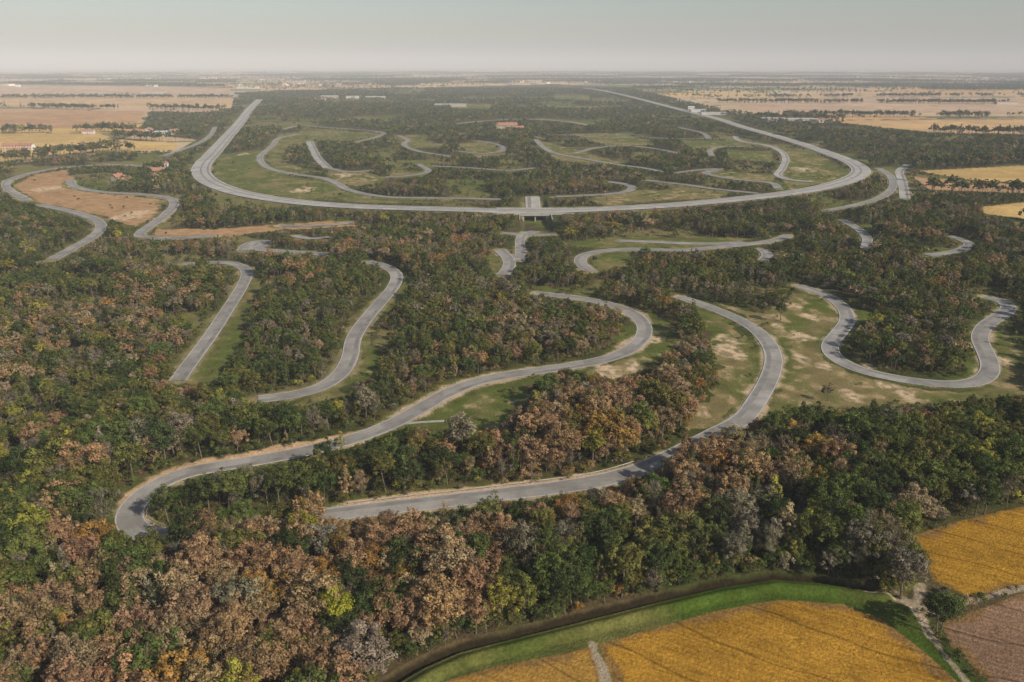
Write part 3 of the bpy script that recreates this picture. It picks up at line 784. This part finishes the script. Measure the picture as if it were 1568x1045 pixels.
for sp_,d0,d1 in ((9,900,3500),(15,3500,7000),(26,7000,15000)):
    x,y=grid_pts(sp_,d0,d1,37)
    ok=~inpoly(x,y,WOODS)
    x,y=x[ok],y[ok]
    r,c,da,db=cells(x,y)
    hb=hsh(r+ (np.mod(-x*math.sin(TH)+y*math.cos(TH),230)>115),c//2,40);ha=hsh(r,c,41)
    th=sp_*.6
    mk=((db<th)&(hb<.45))|((da<th)&(ha<.25))|((hsh(r,c,42)<.05)&(fbm(x,y,200,44)>.42))
    dd_=np.hypot(x,y)
    mk|=(dd_>4500)&(fbm(x,y,700,47)>.58)
    infield=np.zeros(len(x),bool)
    for poly,_c in FIELDS: infield|=inpoly(x,y,poly)
    mk&=~infield
    xs.append(x[mk]);ys.append(y[mk])
for l in ([(0,128),(352,134)],[(0,151),(355,151)],[(0,163),(120,168),(225,168),(340,170)],[(0,205),(150,202),(215,204)],[(150,234),(0,251),(-60,256)],[(1160,182),(1290,186)],[(1200,179),(1568,181),(1700,182)],[(1430,205),(1568,208),(1700,208)],[(1180,150),(1568,148),(1700,148)],[(1100,158),(1568,160)],[(175,212),(240,217)],[(1400,258),(1568,250)],[(1425,294),(1568,300)],[(1500,340),(1600,342)]):
    q=spline(PP(l),6.0)
    for k in range(3):
        kk=fbm(q[:,0],q[:,1],120,int(q[0,0])%50)>.36
        xs.append(q[kk,0]+rng.normal(0,4,kk.sum()));ys.append(q[kk,1]+rng.normal(0,4,kk.sum()))
populate('hedgerow_trees',np.concatenate(xs),np.concatenate(ys),2,hedge=True)
for u,v,kd,sc,t in [(598,742,'oak',.68,(.32,.29,.06)),(520,990,'oak',1.1,(.25,.25,.03)),(470,960,'oak',.9,(.20,.20,.035)),(628,398,'oak',.8,(.18,.20,.06)),(1195,492,'oak',.75,(.08,.10,.03)),(836,622,'oak',.85,(.08,.11,.03)),(525,700,'poplar',.7,(.29,.27,.06)),(860,500,'oak',.8,(.28,.19,.11)),(905,505,'oak',.85,(.27,.18,.10)),(1170,480,'shrub',1.3,(.09,.10,.03))]:
    x,y=P(u,v)
    nm={'oak':'oak_tree','poplar':'poplar_tree','shrub':'shrub'}[kd]
    a_,b_,c_=LODS[0][1][kd]
    o=make_tree(nm,kd,a_,b_,c_,int(u),9,None,leafmat('foliage_single',t));o.location=(x,y,0);o.scale=(sc,sc,sc)
# ------------------------------------------------------------------ light
EL,AZ=math.radians(33),math.radians(128)
w=bpy.data.worlds.new('World');scene.world=w;w.use_nodes=True;nt=w.node_tree
bg=nt.nodes.get('Background') or nt.nodes.new('ShaderNodeBackground')
sk=nt.nodes.new('ShaderNodeTexSky');sk.sky_type='NISHITA';sk.sun_disc=False;sk.sun_elevation=EL;sk.sun_rotation=AZ;sk.dust_density=1.6;sk.air_density=1;sk.altitude=100
nt.links.new(sk.outputs[0],bg.inputs[0]);bg.inputs[1].default_value=.10
sl=bpy.data.lights.new('sun','SUN');sl.energy=5.0;sl.angle=math.radians(.5);sl.color=(1,.90,.76)
so=link(bpy.data.objects.new('sun',sl));sv=Vector((math.cos(EL)*math.sin(AZ),math.cos(EL)*math.cos(AZ),math.sin(EL)));so.rotation_euler=sv.to_track_quat('Z','Y').to_euler()
v,f=box(-160000,160000,-160000,160000,-60,460)
hz,nt,out=nmat('haze_air')
vs_=N(nt,'ShaderNodeVolumeScatter');vs_.inputs['Density'].default_value=1.05e-4;vs_.inputs['Color'].default_value=(.87,.92,1,1);vs_.inputs['Anisotropy'].default_value=-.16
nt.links.new(vs_.outputs[0],out.inputs['Volume'])
mesh_obj('sky_haze',v,f,(hz,))
cam=bpy.data.cameras.new('camera');cam.sensor_width=36;cam.lens=F/1568*36;cam.clip_start=1;cam.clip_end=400000
co=link(bpy.data.objects.new('camera',cam));co.location=(0,0,HC);co.rotation_euler=(math.pi/2-PITCH,0,0)
scene.camera=co
scene.view_settings.view_transform='Standard';scene.view_settings.look='None';scene.view_settings.exposure=0
print('done',time.time()-T0)
